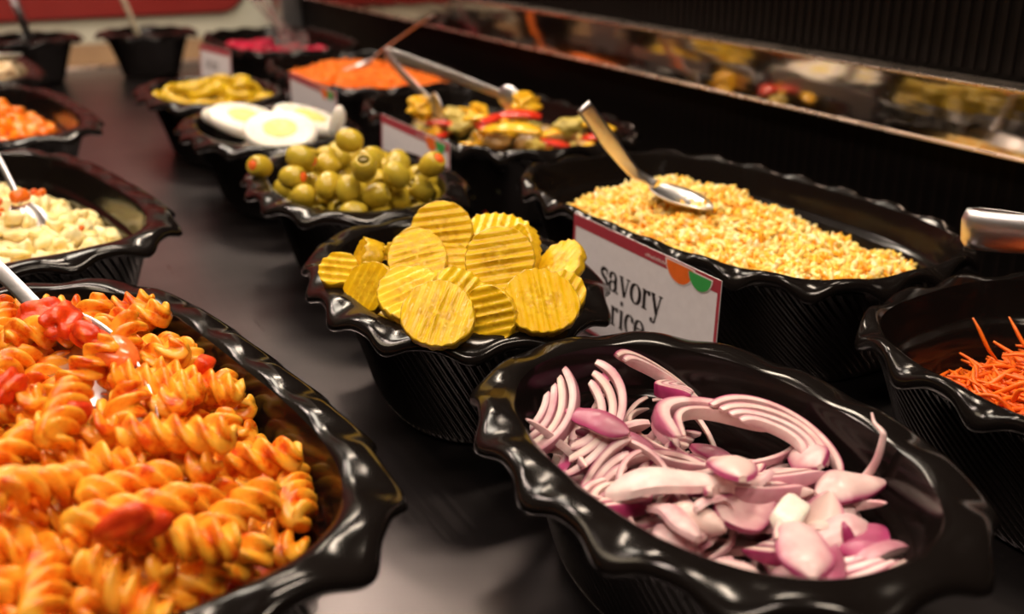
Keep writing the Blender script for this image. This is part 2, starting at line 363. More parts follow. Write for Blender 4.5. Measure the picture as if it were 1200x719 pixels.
# ------------------------------------------------------------------ pile solver: rigid clusters of spheres settle in a bowl
def settle(bw, P, Rm, cl, rad, iters=50, g=.0004, fixed=None, zmin=.007):
    """P (n,3) centres in bowl space, Rm (n,3,3), cl (n,k,3) sphere offsets, rad (n,) radii"""
    n_, k = cl.shape[:2]
    X = P[:, None, :] + np.einsum('nij,nkj->nki', Rm, cl)
    own = np.repeat(np.arange(n_), k); rr = np.repeat(rad, k)
    diff = own[:, None] != own[None, :]
    S = rr[:, None] + rr[None, :]
    P = P.copy(); Rm = Rm.copy()
    for it in range(iters):
        X[..., 2] -= g
        for sub in range(2):
            Y = X.reshape(-1, 3)
            D2 = ((Y ** 2).sum(1)[:, None] + (Y ** 2).sum(1)[None, :] - 2 * Y @ Y.T)
            I, J = np.nonzero((D2 < S * S) & diff)
            if len(I):
                d = Y[I] - Y[J]; L = np.linalg.norm(d, axis=1) + 1e-9
                c = (d / L[:, None]) * ((S[I, J] - L) * .5)[:, None] * .7
                acc = np.zeros_like(Y); np.add.at(acc, I, c); cnt = np.zeros(len(Y)); np.add.at(cnt, I, 1)
                Y = Y + acc / np.maximum(1, cnt * .6)[:, None]
            z = np.maximum(Y[:, 2], zmin + rr)
            d = bw.d_in(np.minimum(z, .076)) + rr
            rho = bw.rho(Y[:, 0], Y[:, 1], d); over = np.where((rho > 1) & (z < .079), rho, 1.0)
            Y = np.stack([Y[:, 0] / over, Y[:, 1] / over, z], 1)
            X = Y.reshape(n_, k, 3)
            cm = X.mean(1)
            if k > 1:
                c0 = cl - cl.mean(1, keepdims=True)
                A = np.einsum('nki,nkj->nij', X - cm[:, None], c0) + 1e-8 * Rm
                Uu, _, Vt = np.linalg.svd(A); dt = np.sign(np.linalg.det(Uu @ Vt))
                Uu[:, :, 2] *= dt[:, None]; Rm = Uu @ Vt
                P = cm - np.einsum('nij,nj->ni', Rm, cl.mean(1))
            else: P = cm - np.einsum('nij,nj->ni', Rm, cl.mean(1))
            if fixed is not None:
                P[:len(fixed[0])] = fixed[0]; Rm[:len(fixed[1])] = fixed[1]
            X = P[:, None, :] + np.einsum('nij,nkj->nki', Rm, cl)
    return P, Rm
def rnd_rot(tilt=1.0):
    v = Vector((random.gauss(0, 1), random.gauss(0, 1), random.gauss(0, 1))).normalized()
    return Matrix.Rotation(random.uniform(0, 2 * PI), 3, 'Z') @ Matrix.Rotation(random.gauss(0, tilt), 3, v)
def scatter(bw, nn, top, depth, margin=.012, sel=None):
    """nn points under the mound top(x, y), within depth of it"""
    out = []
    while len(out) < nn:
        x, y = random.uniform(-bw.b, bw.b), random.uniform(-bw.a, bw.a)
        z = top(x, y) - random.uniform(0, depth)
        if z < .013: continue
        if bw.rho(x, y, bw.d_in(min(z, .076)) + margin) < 1 and (sel is None or sel(x, y)): out.append((x, y, z))
    return np.array(out)
def put(bw, name, me, p, r, sc=None):
    W = bw.M @ Matrix.Translation(Vector(p)) @ Matrix(r if isinstance(r, Matrix) else [list(map(float, q)) for q in r]).to_4x4()
    o = obj(name, me); o.location = W.translation; o.rotation_euler = W.to_euler()
    if sc: o.scale = (sc,) * 3
    return o
def visible_to(bw, p, lim=-.08):
    """is a bowl-space point inside the photographed view"""
    q = cam.matrix_basis.inverted() @ (bw.M @ Vector(p))
    return q.z < 0 and abs(q.x / -q.z) < .5 + .18 and abs(q.y / -q.z) < .3 + .18

# ---- fusilli
def fusilli(seed):
    r = np.random.default_rng(seed); L = r.uniform(.036, .048); turns = r.uniform(1.4, 1.8); bend = r.uniform(-.12, .12)
    nl, na = 44, 30; V = []
    for i in range(nl):
        t = i / (nl - 1); z = (t - .5) * L; ph = 2 * PI * turns * t
        env = min(1, .55 + 6 * min(t, 1 - t))
        for j in range(na):
            q = 2 * PI * j / na; l = (.5 + .5 * math.cos(3 * (q - ph)))
            R = (.0028 + .0052 * l ** .8) * env * (1 + .05 * math.sin(9 * t + seed))
            V.append((R * math.cos(q) + bend * z * z * 14, R * math.sin(q), z))
    F = grid_faces(nl, na); F.append(tuple(range(na - 1, -1, -1))); F.append(tuple((nl - 1) * na + j for j in range(na)))
    return mesh('fusilli', V, F, [M['pasta']]), L
FUS = [fusilli(s) for s in range(6)]
bw = B['pasta']
def pasta_top(x, y): return .095 - 2.6 * min(0, x - .03) ** 2 - 5.5 * max(0, x - .03) ** 2 - 8 * max(0, abs(y + .02) - .10) ** 2 - .006 * max(0, x / .1)
V, F = [], []
for i in range(24):
    for j in range(40):
        u, v = (i / 23) * 2 - 1, (j / 39) * 2 - 1
        x, y = u * .085, v * .156
        z = max(.012, pasta_top(x, y) - .044 + .003 * math.sin(90 * x) * math.cos(80 * y)); rr_ = bw.rho(x, y, bw.d_in(min(z, .07)) + .003)
        if rr_ > 1: x, y = x / rr_, y / rr_; z = min(z, .045)
        V.append((x, y, z))
F = [(i * 40 + j, (i + 1) * 40 + j, (i + 1) * 40 + j + 1, i * 40 + j + 1) for i in range(23) for j in range(39)]
sa = obj('tomato_sauce', mesh('tomato_sauce', V, F, [M['sauce']])); sa.matrix_world = bw.M
tag(sa, 'tomato sauce pooled between the fusilli', 'sauce', kind='stuff')
Pp = scatter(bw, 215, pasta_top, .030, .008, lambda x, y: visible_to(bw, (x, y, .085)))
Rr = []
for p in Pp:
    yaw = random.gauss(0, .95) + (PI / 2 - .55 - bw.ang)
    Rr.append(np.array(Matrix.Rotation(yaw, 3, 'Z') @ Matrix.Rotation(random.gauss(0, .32), 3, 'Y') @ Matrix.Rotation(PI / 2, 3, 'X') @ Matrix.Rotation(random.uniform(0, 6), 3, 'Z')))
Rr = np.array(Rr); kinds = [random.randrange(6) for _ in Pp]
cl = np.array([[(0, 0, t * FUS[k][1] * .5) for t in (-.82, -.41, 0, .41, .82)] for k in kinds])
Pp, Rr = settle(bw, Pp, Rr, cl, np.full(len(Pp), .0064), 40, .0003)
for p, r, k in zip(Pp, Rr, kinds):
    tag(put(bw, 'fusilli', FUS[k][0], p, r), 'orange fusilli pasta spiral coated in tomato sauce', 'pasta', 'fusilli in the pasta bowl')

# ---- savoury chunks for the pasta: tomato pieces
def world_thing(name, me, loc, rot, label, cat, group=None, sc=None):
    o = obj(name, me, None, loc, rot, sc); tag(o, label, cat, group); return o
TOM = [mesh('tomato_piece', *blob(40 + i, .010, .0065, .0050, .38, 18, 26, .9, 2.2), [M['tomato']]) for i in range(4)]
TOMO = mesh('tomato_piece', *blob(50, .013, .010, .006, .12, 12, 18), [M['tomato_orange']])
DICE = mesh('pepper_dice', *blob(61, .0065, .006, .0055, .08, 12, 16, .55), [M['tomato']])

# ---- onion
def onion_layer(seed, R, arc, wd, th, skin, squash=1.25, cup=.0):
    r = np.random.default_rng(seed); nl, sec = 34, 10; V, S = [], []
    for i in range(nl):
        t = i / (nl - 1); a = (t - .5) * arc
        tp = max(.05, 1 - abs(2 * t - 1) ** 4.5) ** .6
        rad = R * (1 + .05 * math.sin(3 * a + seed))
        for j in range(sec):
            q = 2 * PI * (j + .5) / sec; cx = np.sign(math.cos(q)) * abs(math.cos(q)) ** .3; cy = np.sign(math.sin(q)) * abs(math.sin(q)) ** .3
            rr = rad + cx * th * .5 * (.5 + .5 * tp); zz = cy * wd * .5 * tp + cup * math.sin(2 * a) * R
            V.append((rr * math.cos(a) * 1.0 - R, rr * math.sin(a) * squash, zz)); S.append(skin if cx > .8 else (skin * .45 if cx > .5 else (.22 * skin if cx < -.8 else 0)))
    F = grid_faces(nl, sec); F.append(tuple(range(sec - 1, -1, -1))); F.append(tuple((nl - 1) * sec + j for j in range(sec)))
    me = mesh('layer', V, F, [M['onion']]); attr(me, 'skin', S); return crisp(me)
def onion_petal(seed, L, W, curve, th, skin, edge=.25):
    """a piece cut from one onion layer: a curved shell, blunt or pointed, pale inside and pinker outside"""
    nu, nv = 16, 12; V, S = [], []
    pts = []
    for side in (1, -1):
        for i in range(nu):
            u = 2 * i / (nu - 1) - 1
            ww = W * max(.06, (1 - abs(u) ** 2.6)) ** .7 * (1 - (.22 + .14 * (seed % 3)) * u)
            for j in range(nv):
                v = 2 * j / (nv - 1) - 1
                x, y = u * L, v * ww
                z = curve * (1 - (u * .9) ** 2) + curve * .8 * (1 - v * v) * ww / W + side * th * .5 * (1 - .25 * v ** 6) + .0006 * math.sin(5 * u + seed)
                V.append((x, y, z)); S.append(skin * (.9 if side > 0 else .15) + edge * abs(v) ** 6)
    n1 = nu * nv; F = []
    for i in range(nu - 1):
        for j in range(nv - 1):
            a, b, c, d = i * nv + j, (i + 1) * nv + j, (i + 1) * nv + j + 1, i * nv + j + 1
            F.append((a, b, c, d)); F.append((n1 + d, n1 + c, n1 + b, n1 + a))
    edge_ = [i * nv for i in range(nu)] + [(nu - 1) * nv + j for j in range(1, nv)] + [i * nv + nv - 1 for i in range(nu - 2, -1, -1)] + [j for j in range(nv - 2, 0, -1)]
    for a, b in zip(edge_, edge_[1:] + edge_[:1]): F.append((b, a, n1 + a, n1 + b))
    me = mesh('onion_piece', V, F, [M['onion']]); attr(me, 'skin', [min(1, s) for s in S]); return crisp(me)
bw = B['onion']
def onion_slice(layers, loc, rot, label, group=None):
    e = empty('onion_slice', loc, rot); tag(e, label, 'onion', group)
    for me, off in layers: obj('layer', me, e, off)
    return e
LAY = {}
for i in range(6):
    LAY[i] = [onion_layer(100 + i * 7 + k, .021 + .002 * (i % 3) - .0042 * k, 2.3 + .25 * (i % 3) - .12 * k, .0062 - .0005 * k, .0037, (1.0 if k == 0 else .75) if i % 2 == 0 else .6) for k in range(4)]
THIN = [onion_layer(170 + i, .017 + .003 * i, 1.7 + .3 * i, .0038, .0022, .55) for i in range(5)]
PET = [onion_petal(i, .013 + .0022 * (i % 4), .0050 + .0012 * (i % 3), .0035, .0024, (.25, .1, .4, .9, .15, .3)[i % 6]) for i in range(9)]
GO = 'red onion pieces in the onion bowl'
# loose fill first: thin strips and petals under and between the larger pieces
def onion_top(x, y): return .067 - 4.5 * (x + .014) ** 2 - 1.7 * (y + .012) ** 2
Pp = scatter(bw, 230, onion_top, .060, .008)
Rr, kinds, cls, rads = [], [], [], []
for p in Pp:
    isp = p[1] < -.02 and random.random() < .6 or random.random() < .15
    kinds.append(('p', random.randrange(9)) if isp else ('a', random.randrange(6)) if random.random() < .45 else ('t', random.randrange(5)))
    Rr.append(np.array(rnd_rot(.5)))
    k = kinds[-1]
    if k[0] == 'p': cls.append([(-.013, 0, .001), (-.006, 0, .003), (0, 0, .004), (.006, 0, .003), (.013, 0, .001)]); rads.append(.0030)
    else:
        R_, ha = (.021 + .002 * (k[1] % 3), 1.15 + .125 * (k[1] % 3)) if k[0] == 'a' else (.017 + .003 * k[1], .85 + .15 * k[1])
        cls.append([(R_ * math.cos(a * ha) - R_, R_ * 1.25 * math.sin(a * ha), 0) for a in (-1, -.5, 0, .5, 1)]); rads.append(.0030)
Pp, Rr = settle(bw, Pp, np.array(Rr), np.array(cls), np.array(rads), 40, .00015)
for p, r, k in zip(Pp, Rr, kinds):
    if k[0] == 'p':
        tag(put(bw, 'onion_piece', PET[k[1]], p, r), 'small curved piece of red onion in the onion pile', 'onion', GO)
    else:
        W = bw.M @ Matrix.Translation(Vector(p)) @ Matrix(r.tolist()).to_4x4()
        if k[0] == 'a':
            nl = random.randint(1, 4)
            ly = [(LAY[k[1]][q], (-.0042 * q, 0, random.uniform(-.0006, .0006))) for q in range(nl)]
        else: ly = [(THIN[k[1]], (0, 0, 0))]
        onion_slice(ly, W.translation, W.to_3x3(), 'curved strip of sliced red onion in the onion pile', GO)
def rot(z, x=0, y=0): return (Euler((math.radians(x), math.radians(y), 0)).to_matrix().to_4x4(), math.radians(z))
def R3(z, x=0, y=0): return Matrix.Rotation(math.radians(z), 3, 'Z') @ Matrix.Rotation(math.radians(x), 3, 'X') @ Matrix.Rotation(math.radians(y), 3, 'Y')
BIG = onion_layer(201, .026, 3.1, .0070, .0062, .9)
BIG2 = onion_layer(202, .0215, 2.8, .006, .0032, .85)
onion_slice([(BIG, (0, 0, 0)), (BIG2, (-.0056, 0, -.001))], (.262, .318, .074), R3(95, 14, -6), 'large white half ring of red onion arched over the pile')
onion_slice([(q, (-.004 * i, 0, 0)) for i, q in enumerate(LAY[3])], (.214, .342, .068), R3(-62, 40, 0), 'nested pale onion layers leaning at the end of the bowl')
onion_slice([(q, (-.004 * i, 0, 0)) for i, q in enumerate(LAY[1][:3])], (.231, .328, .068), R3(-50, 40, 10), 'nested pink onion layers beside the leaning pale ones')
onion_slice([(q, (-.0042 * i, 0, 0)) for i, q in enumerate(LAY[2])], (.300, .296, .068), R3(28, 15, 0), 'nested purple-edged onion layers against the inner bowl side')
onion_slice([(LAY[4][0], (0, 0, 0)), (LAY[4][1], (-.0042, 0, 0))], (.278, .368, .068), R3(70, 35, 0), 'purple-backed onion arc nearest the pickle bowl')
onion_slice([(q, (-.0042 * i, 0, 0)) for i, q in enumerate(LAY[0][:3])], (.264, .345, .070), R3(150, 20, 0), 'small curled onion rings with purple rim')
PINK = onion_petal(31, .017, .0062, .0015, .002, 1.0); PINK2 = onion_petal(33, .017, .0055, .0015, .002, .95)
world_thing('onion_piece', PINK, (.253, .370, .066), R3(52, -40, 12), 'flat bright pink onion piece propped against black bowl wall', 'onion')
world_thing('onion_piece', PINK2, (.221, .330, .070), R3(112, -25, 0), 'flat pink onion strip lying over the pale layers', 'onion')
W1 = onion_petal(35, .026, .010, .005, .004, .02, .05)
world_thing('onion_piece', W1, (.222, .277, .062), R3(-25, -18, 0), 'long creamy white onion wedge at the rim', 'onion')
SH = [onion_petal(41 + i, .0150, .0078, .0028 * (1, -1, 1)[i], .0022, .2, .9) for i in range(3)]
for i, (loc, ro, lb) in enumerate([((.246, .273, .068), R3(70, 5, 20), 'cupped pale onion shell atop the middle of pile'),
                                   ((.243, .256, .063), R3(15, 20, 10), 'cupped pink onion shell beside the cream wedge'),
                                   ((.292, .274, .060), R3(75, -30, 20), 'rounded pale onion petal standing near the inner wall'),
                                   ((.290, .248, .060), R3(-15, 10, 0), 'creamy onion root piece with a curling stem'),
                                   ((.2575, .232, .060), R3(40, 10, -20), 'long double onion petal near the rim'),
                                   ((.242, .226, .060), R3(60, 0, 0), 'broad pale onion petal touching the front rim')]):
    o = world_thing('onion_piece', SH[i % 3], loc, ro, lb, 'onion', None, (1.1, 1.25, 1.0, 1.05, 1.35, 1.2)[i])
V, F = tube([(0, 0, 0), (.004, .001, .010), (.005, .003, .020), (.004, .004, .0225), (.0, .008, .0235), (-.002, .011, .026)], [.0022, .0017, .0014, .0011, .0008, .0005])
ste = mesh('onion_piece', V, F, [M['onion']]); attr(ste, 'skin', [.18] * len(V))
world_thing('onion_piece', ste, (.299, .251, .060), R3(-60, 0, 0), 'thin curling onion stem standing up from the pile', 'onion')
CR = mesh('onion_core', *blob(71, .009, .006, .0035, .3, 10, 14, .6, 2), [M['cream_chunk']]); CR.materials[0] = M['egg_white']
world_thing('onion_core', CR, (.2535, .2440, .0625), R3(20, 10, 0), 'cream-coloured onion core piece in the pile', 'onion')
world_thing('onion_piece', onion_petal(55, .013, .009, .0025, .002, 1.0), (.272, .222, .056), R3(30, -20, 0), 'dark wine-purple onion piece at the bowl end', 'onion')

# ---- crinkle-cut pickles
def pickle(seed, rx, ry, th=.0058, per=.0052, amp=.0010):
    """flesh: a disc with ridged faces; rind: the bumpy skin round it"""
    K, nr = 72, 12; r = np.random.default_rng(seed); ph = r.uniform(0, 6.28, 4)
    def rad(q): return 1 + .025 * math.sin(2 * q + ph[0]) + .018 * math.sin(3 * q + ph[1])
    def zz(x, side):
        s = (x / per) % 1.0; tri = abs(2 * s - 1) ** 1.2
        return side * th / 2 + amp * (2 * tri - 1)
    V, F = [], []
    for side in (1, -1):
        o = len(V); V.append((0, 0, zz(0, side)))
        for i in range(1, nr + 1):
            for j in range(K):
                q = 2 * PI * j / K; f = i / nr * rad(q) * .965
                x, y = rx * f * math.cos(q), ry * f * math.sin(q); V.append((x, y, zz(x, side)))
        for j in range(K):
            a, b = o + 1 + j, o + 1 + (j + 1) % K; F.append((o, a, b) if side > 0 else (o, b, a))
        for i in range(nr - 1):
            for j in range(K):
                k = (j + 1) % K; a = o + 1 + i * K
                f = (a + j, a + K + j, a + K + k, a + k); F.append(f if side > 0 else f[::-1])
    flesh = mesh('flesh', V, F, [M['pickle_flesh']], False)
    flesh.polygons.foreach_set('use_smooth', [True] * len(flesh.polygons))
    V = []
    for i, (f, s) in enumerate(((.955, 1), (.99, .96), (1.0, .5), (1.0, 0), (1.0, -.5), (.99, -.96), (.955, -1))):
        for j in range(K):
            q = 2 * PI * j / K; x, y = rx * rad(q) * math.cos(q), ry * rad(q) * math.sin(q)
            bp = 1 + (.022 * math.sin(11 * q + ph[2]) * math.sin(4 * i + ph[3]) if 0 < i < 6 else 0)
            t = zz(x * f, 1) - th / 2
            V.append((x * f * bp, y * f * bp, t + s * th / 2))
    rind = mesh('rind', V, grid_faces(7, K), [M['pickle_rind']])
    return flesh, rind
PK = [pickle(1, .0195, .0185), pickle(2, .0205, .0180), pickle(3, .0175, .0165), pickle(4, .0195, .0145, .0075), pickle(5, .0125, .0120, .011)]
bw = B['pickle']
GP = 'pickle slices in the pickle bowl'
def pick(kind, loc, R, label, sc=1.0):
    e = empty('pickle_slice', loc, R); e.scale = (sc,) * 3; tag(e, label, 'pickle', GP)
    fl = obj('flesh', PK[kind][0], e); obj('rind', PK[kind][1], e); return e
def facing(nx, ny, nz, roll):
    """rotation whose +Z is the given direction; roll turns the ridges (0: ridges level)"""
    z = Vector((nx, ny, nz)).normalized(); u = Vector((0, 0, 1)); x = (u - z * u.dot(z))
    x = x.normalized() if x.length > .05 else Vector((0, 1, 0)); y = z.cross(x)
    return Matrix((x, y, z)).transposed() @ Matrix.Rotation(math.radians(roll), 3, 'Z')
# directions in world: towards the camera is about (-.42, -.85, .35)
HER = [(0, (.240, .529, .099), (-.45, -.75, .50), 8), (1, (.217, .512, .092), (-.35, -.50, .80), 20), (0, (.243, .461, .101), (-.42, -.70, .62), 10),
       (3, (.276, .524, .096), (-.1, -.3, .9), 70), (4, (.195, .534, .088), (-.8, .2, .35), 80), (4, (.177, .531, .084), (-.4, -.4, .8), 0),
       (2, (.184, .503, .083), (-.75, -.35, .55), 80), (1, (.196, .471, .087), (-.25, -.30, .92), 40), (0, (.194, .434, .089), (-.40, -.55, .75), 78),
       (3, (.217, .453, .089), (.10, -.75, .65), 30), (2, (.220, .428, .086), (-.75, -.55, .40), 20), (0, (.245, .420, .091), (-.25, -.62, .75), 95),
       (3, (.272, .489, .093), (-.9, .1, .4), 60), (0, (.284, .468, .089), (-.65, .05, .75), 100), (4, (.270, .440, .084), (-.3, -.6, .7), 60), (2, (.232, .500, .085), (-.3, -.6, .7), 0),
       (1, (.236, .465, .082), (.1, -.4, .9), 50), (2, (.283, .458, .078), (.3, -.4, .85), 15), (2, (.225, .560, .084), (-.2, .5, .85), 30)]
LB = ['ridged pickle slice standing highest against the olive bowl', 'wide oval pickle slice lying over the left middle of heap', 'large round pickle slice standing upright facing out, ridges level',
      'pickle slice lying flat behind the upright round one', 'thick chunky pickle end with ridged top', 'small rounded pickle end at the narrow bowl tip']
for i, (k, loc, nrm, rl) in enumerate(HER):
    pick(k, loc, facing(*nrm, rl), LB[i] if i < len(LB) else 'yellow-green crinkle-cut pickle slice in the heap', (1.0, .96, 1.02, 1.0, 1.0, .95, .92, 1.04, .98, .9, .88, 1.0)[i % 12])
def pk_top(x, y): return .084 - 5 * x * x - 2.2 * y * y
Pp = scatter(bw, 58, pk_top, .075, .022)
Rr = np.array([np.array(rnd_rot(.45)) for _ in Pp])
cl = np.array([[(.0152 * math.cos(a), .0152 * math.sin(a), 0) for a in np.linspace(0, 2 * PI, 6, endpoint=False)] for _ in Pp])
Pp, Rr = settle(bw, Pp, Rr, cl, np.full(len(Pp), .0040), 45, .0004)
for p, r in zip(Pp, Rr):
    W = bw.M @ Matrix.Translation(Vector(p)) @ Matrix(r.tolist()).to_4x4()
    if W.translation.z < .084: pick(random.choice((0, 1, 2, 3)), W.translation, W.to_3x3(), 'yellow-green crinkle-cut pickle slice in the heap')

# ---- olives
def olive(hole):
    nl, na = 22, 24; V = []
    for i in range(nl + 1):
        t = i / nl; a = t * PI
        r = .0092 * math.sin(a) ** .85 if 0 < i < nl else 0.0; x = -.0112 * math.cos(a)
        if hole and x > .0088:
            r = max(r, .0042); x = .0092 - (.0006 if r <= .0042 else 0)
        for j in range(na):
            q = 2 * PI * j / na; V.append((x, r * math.cos(q), r * math.sin(q)))
    F = grid_faces(nl + 1, na)
    me = mesh('flesh', V, F, [M['olive']])
    return me
OLV = olive(True)
PIM = mesh('pimento', *blob(5, .0016, .0043, .0040, .12, 8, 14), [M['pimento']])
HOL = mesh('pit_hole', *blob(6, .0010, .0036, .0018, .10, 8, 14), [M['olive_inside']])
bw = B['olive']; GV = 'green olives in the olive bowl'
def olive_top(x, y): return .104 - 6.5 * (x + .005) ** 2 - 2.3 * (y + .02) ** 2
HO = [((.206, .800, .086), (-.75, -.5, .3), 'p', 'olive with orange pimento end at the narrow bowl tip'), ((.231, .760, .095), (.35, -.85, .25), 'p', 'olive with pimento end turned toward the pickle bowl'),
      ((.214, .737, .090), (.6, -.7, .1), 'p', 'low olive with pimento end above the scalloped rim'), ((.251, .684, .104), (-.2, -.5, .8), 'h', 'olive with an open slit on top of the heap'),
      ((.307, .690, .099), (.3, -.6, .55), 'p', 'olive with pimento end under the printed card'), ((.260, .738, .113), (-.6, .6, .1), 'h', 'round olive at the very top of the heap')]
Pp = scatter(bw, 150, olive_top, .10, .009)
Pp = np.vstack([[bw.local(h[0]) for h in HO], Pp])
def xdir(d):
    x = Vector(d).normalized(); y = Vector((0, 0, 1)).cross(x).normalized(); return Matrix((x, y, x.cross(y))).transposed()
Rr = np.array([np.array(Matrix.Rotation(-bw.ang, 3, 'Z') @ xdir(h[1])) for h in HO] + [np.array(rnd_rot(1.2)) for _ in range(150)])
cl = np.array([[(-.0025, 0, 0), (.0025, 0, 0)] for _ in Pp]); 
Pp, Rr = settle(bw, Pp, Rr, cl, np.full(len(Pp), .0089), 45, .0002, (Pp[:6].copy(), Rr[:6].copy()))
for i, (p, r) in enumerate(zip(Pp, Rr)):
    W = bw.M @ Matrix.Translation(Vector(p)) @ Matrix(r.tolist()).to_4x4()
    e = empty('green_olive', W.translation, W.to_3x3())
    tag(e, HO[i][3] if i < 6 else 'plain green olive in the heap', 'olive', GV)
    f = obj('flesh', OLV, e)
    if (i < 6 and HO[i][2] == 'p') or (i >= 6 and random.random() < .12): obj('pimento', PIM, e, (.0090, 0, 0))
    else: obj('pit_hole', HOL, e, (.0088, 0, 0))

# ---- boiled egg
def egg_slice(R=.030, th=.011, half=False):
    nl, na = 10, 40; V = []
    for i in range(nl + 1):
        t = i / nl
        if half: r, z = R * math.cos(t * PI / 2 * .98) ** .8, -.02 * math.sin(t * PI / 2)
        else:
            a = (t - .5) * PI; r, z = R * (.86 + .14 * math.cos(a)), -th * .5 * math.sin(a)
        for j in range(na):
            q = 2 * PI * j / na; egg = 1 + .07 * math.cos(q)
            V.append((r * 1.16 * math.cos(q) * egg, r * .92 * math.sin(q), z))
    F = grid_faces(nl + 1, na)[::1]; F = [f[::-1] for f in F]
    F.append(tuple(range(na))); F.append(tuple(nl * na + j for j in range(na - 1, -1, -1)))
    return mesh('egg_white', V, F, [M['egg_white']])
EG = egg_slice(); EGH = egg_slice(.030, .011, True)
YK = mesh('egg_yolk', *blob(8, .0165, .0140, .0016, .05, 8, 28), [M['egg_yolk']])
GE = 'boiled egg pieces in the egg bowl'
def egg(loc, R, label, sc=1.0, half=False):
    e = empty('boiled_egg_slice', loc, R); e.scale = (sc,) * 3; tag(e, label, 'egg', GE)
    obj('egg_white', EGH if half else EG, e); obj('egg_yolk', YK, e, (.002, 0, .0002 if half else .0052)); return e
egg((.263, .928, .084), facing(-.2, -.42, .88, 72), 'large egg slice with yolk uppermost beside the olives', 1.02)
egg((.246, .992, .086), facing(.1, -.35, .95, 50), 'egg slice with yolk lying at the far bowl tip', 1.0)
egg((.300, .958, .0865), facing(.25, -.25, .95, 20), 'egg slice overlapping the large one', 1.0)
egg((.2475, 1.035, .080), facing(.1, -.15, .95, 20), 'egg slice deeper in the egg bowl beyond the others', .95)
egg((.290, 1.01, .078), facing(-.1, .15, .95, 80), 'egg slice lying next to the jalapenos', .95)
egg((.250, .965, .068), facing(-.3, .1, .95, 80), 'egg slice under the large one', .8)
egg((.285, .965, .066), facing(-.1, .1, .95, 10), 'egg slice at the bottom of the egg bowl', .95)
wedge = mesh('egg_wedge', *blob(9, .017, .0065, .0065, .12, 12, 16, .8), [M['egg_white']])
world_thing('egg_wedge', wedge, (.307, .900, .095), facing(-.3, .6, .3, 0) @ Matrix.Rotation(0, 3, 'X'), 'upright wedge of egg white behind the olives', 'egg', GE)
world_thing('egg_wedge', wedge, (.312, .885, .086), R3(40, 0, 20), 'fallen wedge of egg white behind the olives', 'egg', GE, .8)

# ---- jalapeno rings
def ring_slice(seed, R, r):
    V = []; ph = seed
    for i in range(26):
        a = 2 * PI * i / 26; rr = R * (1 + .12 * math.sin(2 * a + ph) + .05 * math.sin(3 * a))
        for j in range(8):
            q = 2 * PI * j / 8
            V.append(((rr + r * .8 * math.cos(q)) * math.cos(a), (rr + r * .8 * math.cos(q)) * math.sin(a), r * 1.2 * math.sin(q) + .0015 * math.sin(2 * a + 1)))
    F = []
    for i in range(26):
        for j in range(8): F.append((i * 8 + j, ((i + 1) % 26) * 8 + j, ((i + 1) % 26) * 8 + (j + 1) % 8, i * 8 + (j + 1) % 8))
    return mesh('jalapeno_ring', V, F, [M['jalapeno']])
JR = [ring_slice(i, .0125 + .0015 * i, .0040) for i in range(3)]
JS = mesh('jalapeno_tip', *blob(12, .016, .0085, .006, .15, 10, 14), [M['jalapeno']])
bw = B['jalapeno']
def jal_top(x, y): return .104 - 6 * x * x - 2.2 * (y + .01) ** 2
Pp = scatter(bw, 90, jal_top, .028, .010)
Rr = np.array([np.array(rnd_rot(.7)) for _ in Pp])
cl = np.array([[(.008 * math.cos(a), .008 * math.sin(a), 0) for a in np.linspace(0, 2 * PI, 4, endpoint=False)] for _ in Pp])
Pp, Rr = settle(bw, Pp, Rr, cl, np.full(len(Pp), .0040), 40, .0004)
for i, (p, r) in enumerate(zip(Pp, Rr)):
    if i % 6 == 0: tag(put(bw, 'jalapeno_tip', JS, p, r), 'solid olive-green jalapeno tip in the heap', 'jalapeno', 'jalapeno slices in the jalapeno bowl')
    else: tag(put(bw, 'jalapeno_ring', JR[i % 3], p, r), 'olive-green jalapeno ring in the heap', 'jalapeno', 'jalapeno slices in the jalapeno bowl')

# ---- rice: tens of thousands of grains nobody could count
def grains(name, bw, N_, top, depth, ln, rd, tint, mat, margin=.003, jit=.5):
    x = rng.uniform(-bw.b, bw.b, N_ * 3); y = rng.uniform(-bw.a, bw.a, N_ * 3)
    zt = np.array([top(a, b) for a, b in zip(x, y)]); z = zt - np.abs(rng.normal(0, depth, len(x)))
    z = np.maximum(z, .010)
    ok = bw.rho(x, y, bw.d_in(np.minimum(z, .076)) + margin) < 1
    P = np.stack([x, y, z], 1)[ok][:N_]; N_ = len(P)
    d = rng.normal(size=(N_, 3)) * (1, 1, jit); d /= np.linalg.norm(d, axis=1)[:, None]
    u = np.cross(d, rng.normal(size=(N_, 3))); u /= np.linalg.norm(u, axis=1)[:, None]; v = np.cross(d, u)
    L = ln * rng.uniform(.75, 1.25, N_)[:, None]; r = rd * rng.uniform(.8, 1.2, N_)[:, None]
    V = []
    for s, f in ((-.5, .35), (-.28, 1.0), (.28, 1.0), (.5, .35)):
        for q in range(5):
            a = 2 * PI * q / 5; V.append(P + d * L * s + (u * math.cos(a) + v * math.sin(a)) * r * f)
    V = np.stack(V, 1).reshape(-1, 3)
    f0 = grid_faces(4, 5) + [(4, 3, 2, 1, 0), (15, 16, 17, 18, 19)]
    me = bpy.data.meshes.new(name)
    F = []
    for i in range(N_):
        o = i * 20; F += [tuple(o + q for q in f) for f in f0]
    me.from_pydata(V.tolist(), [], F); me.materials.append(mat)
    me.polygons.foreach_set('use_smooth', [True] * len(me.polygons))
    t = np.repeat(tint(N_), 20); attr(me, 'tint', t)
    o = obj(name, me); o.matrix_world = bw.M; return o
bw = B['rice']
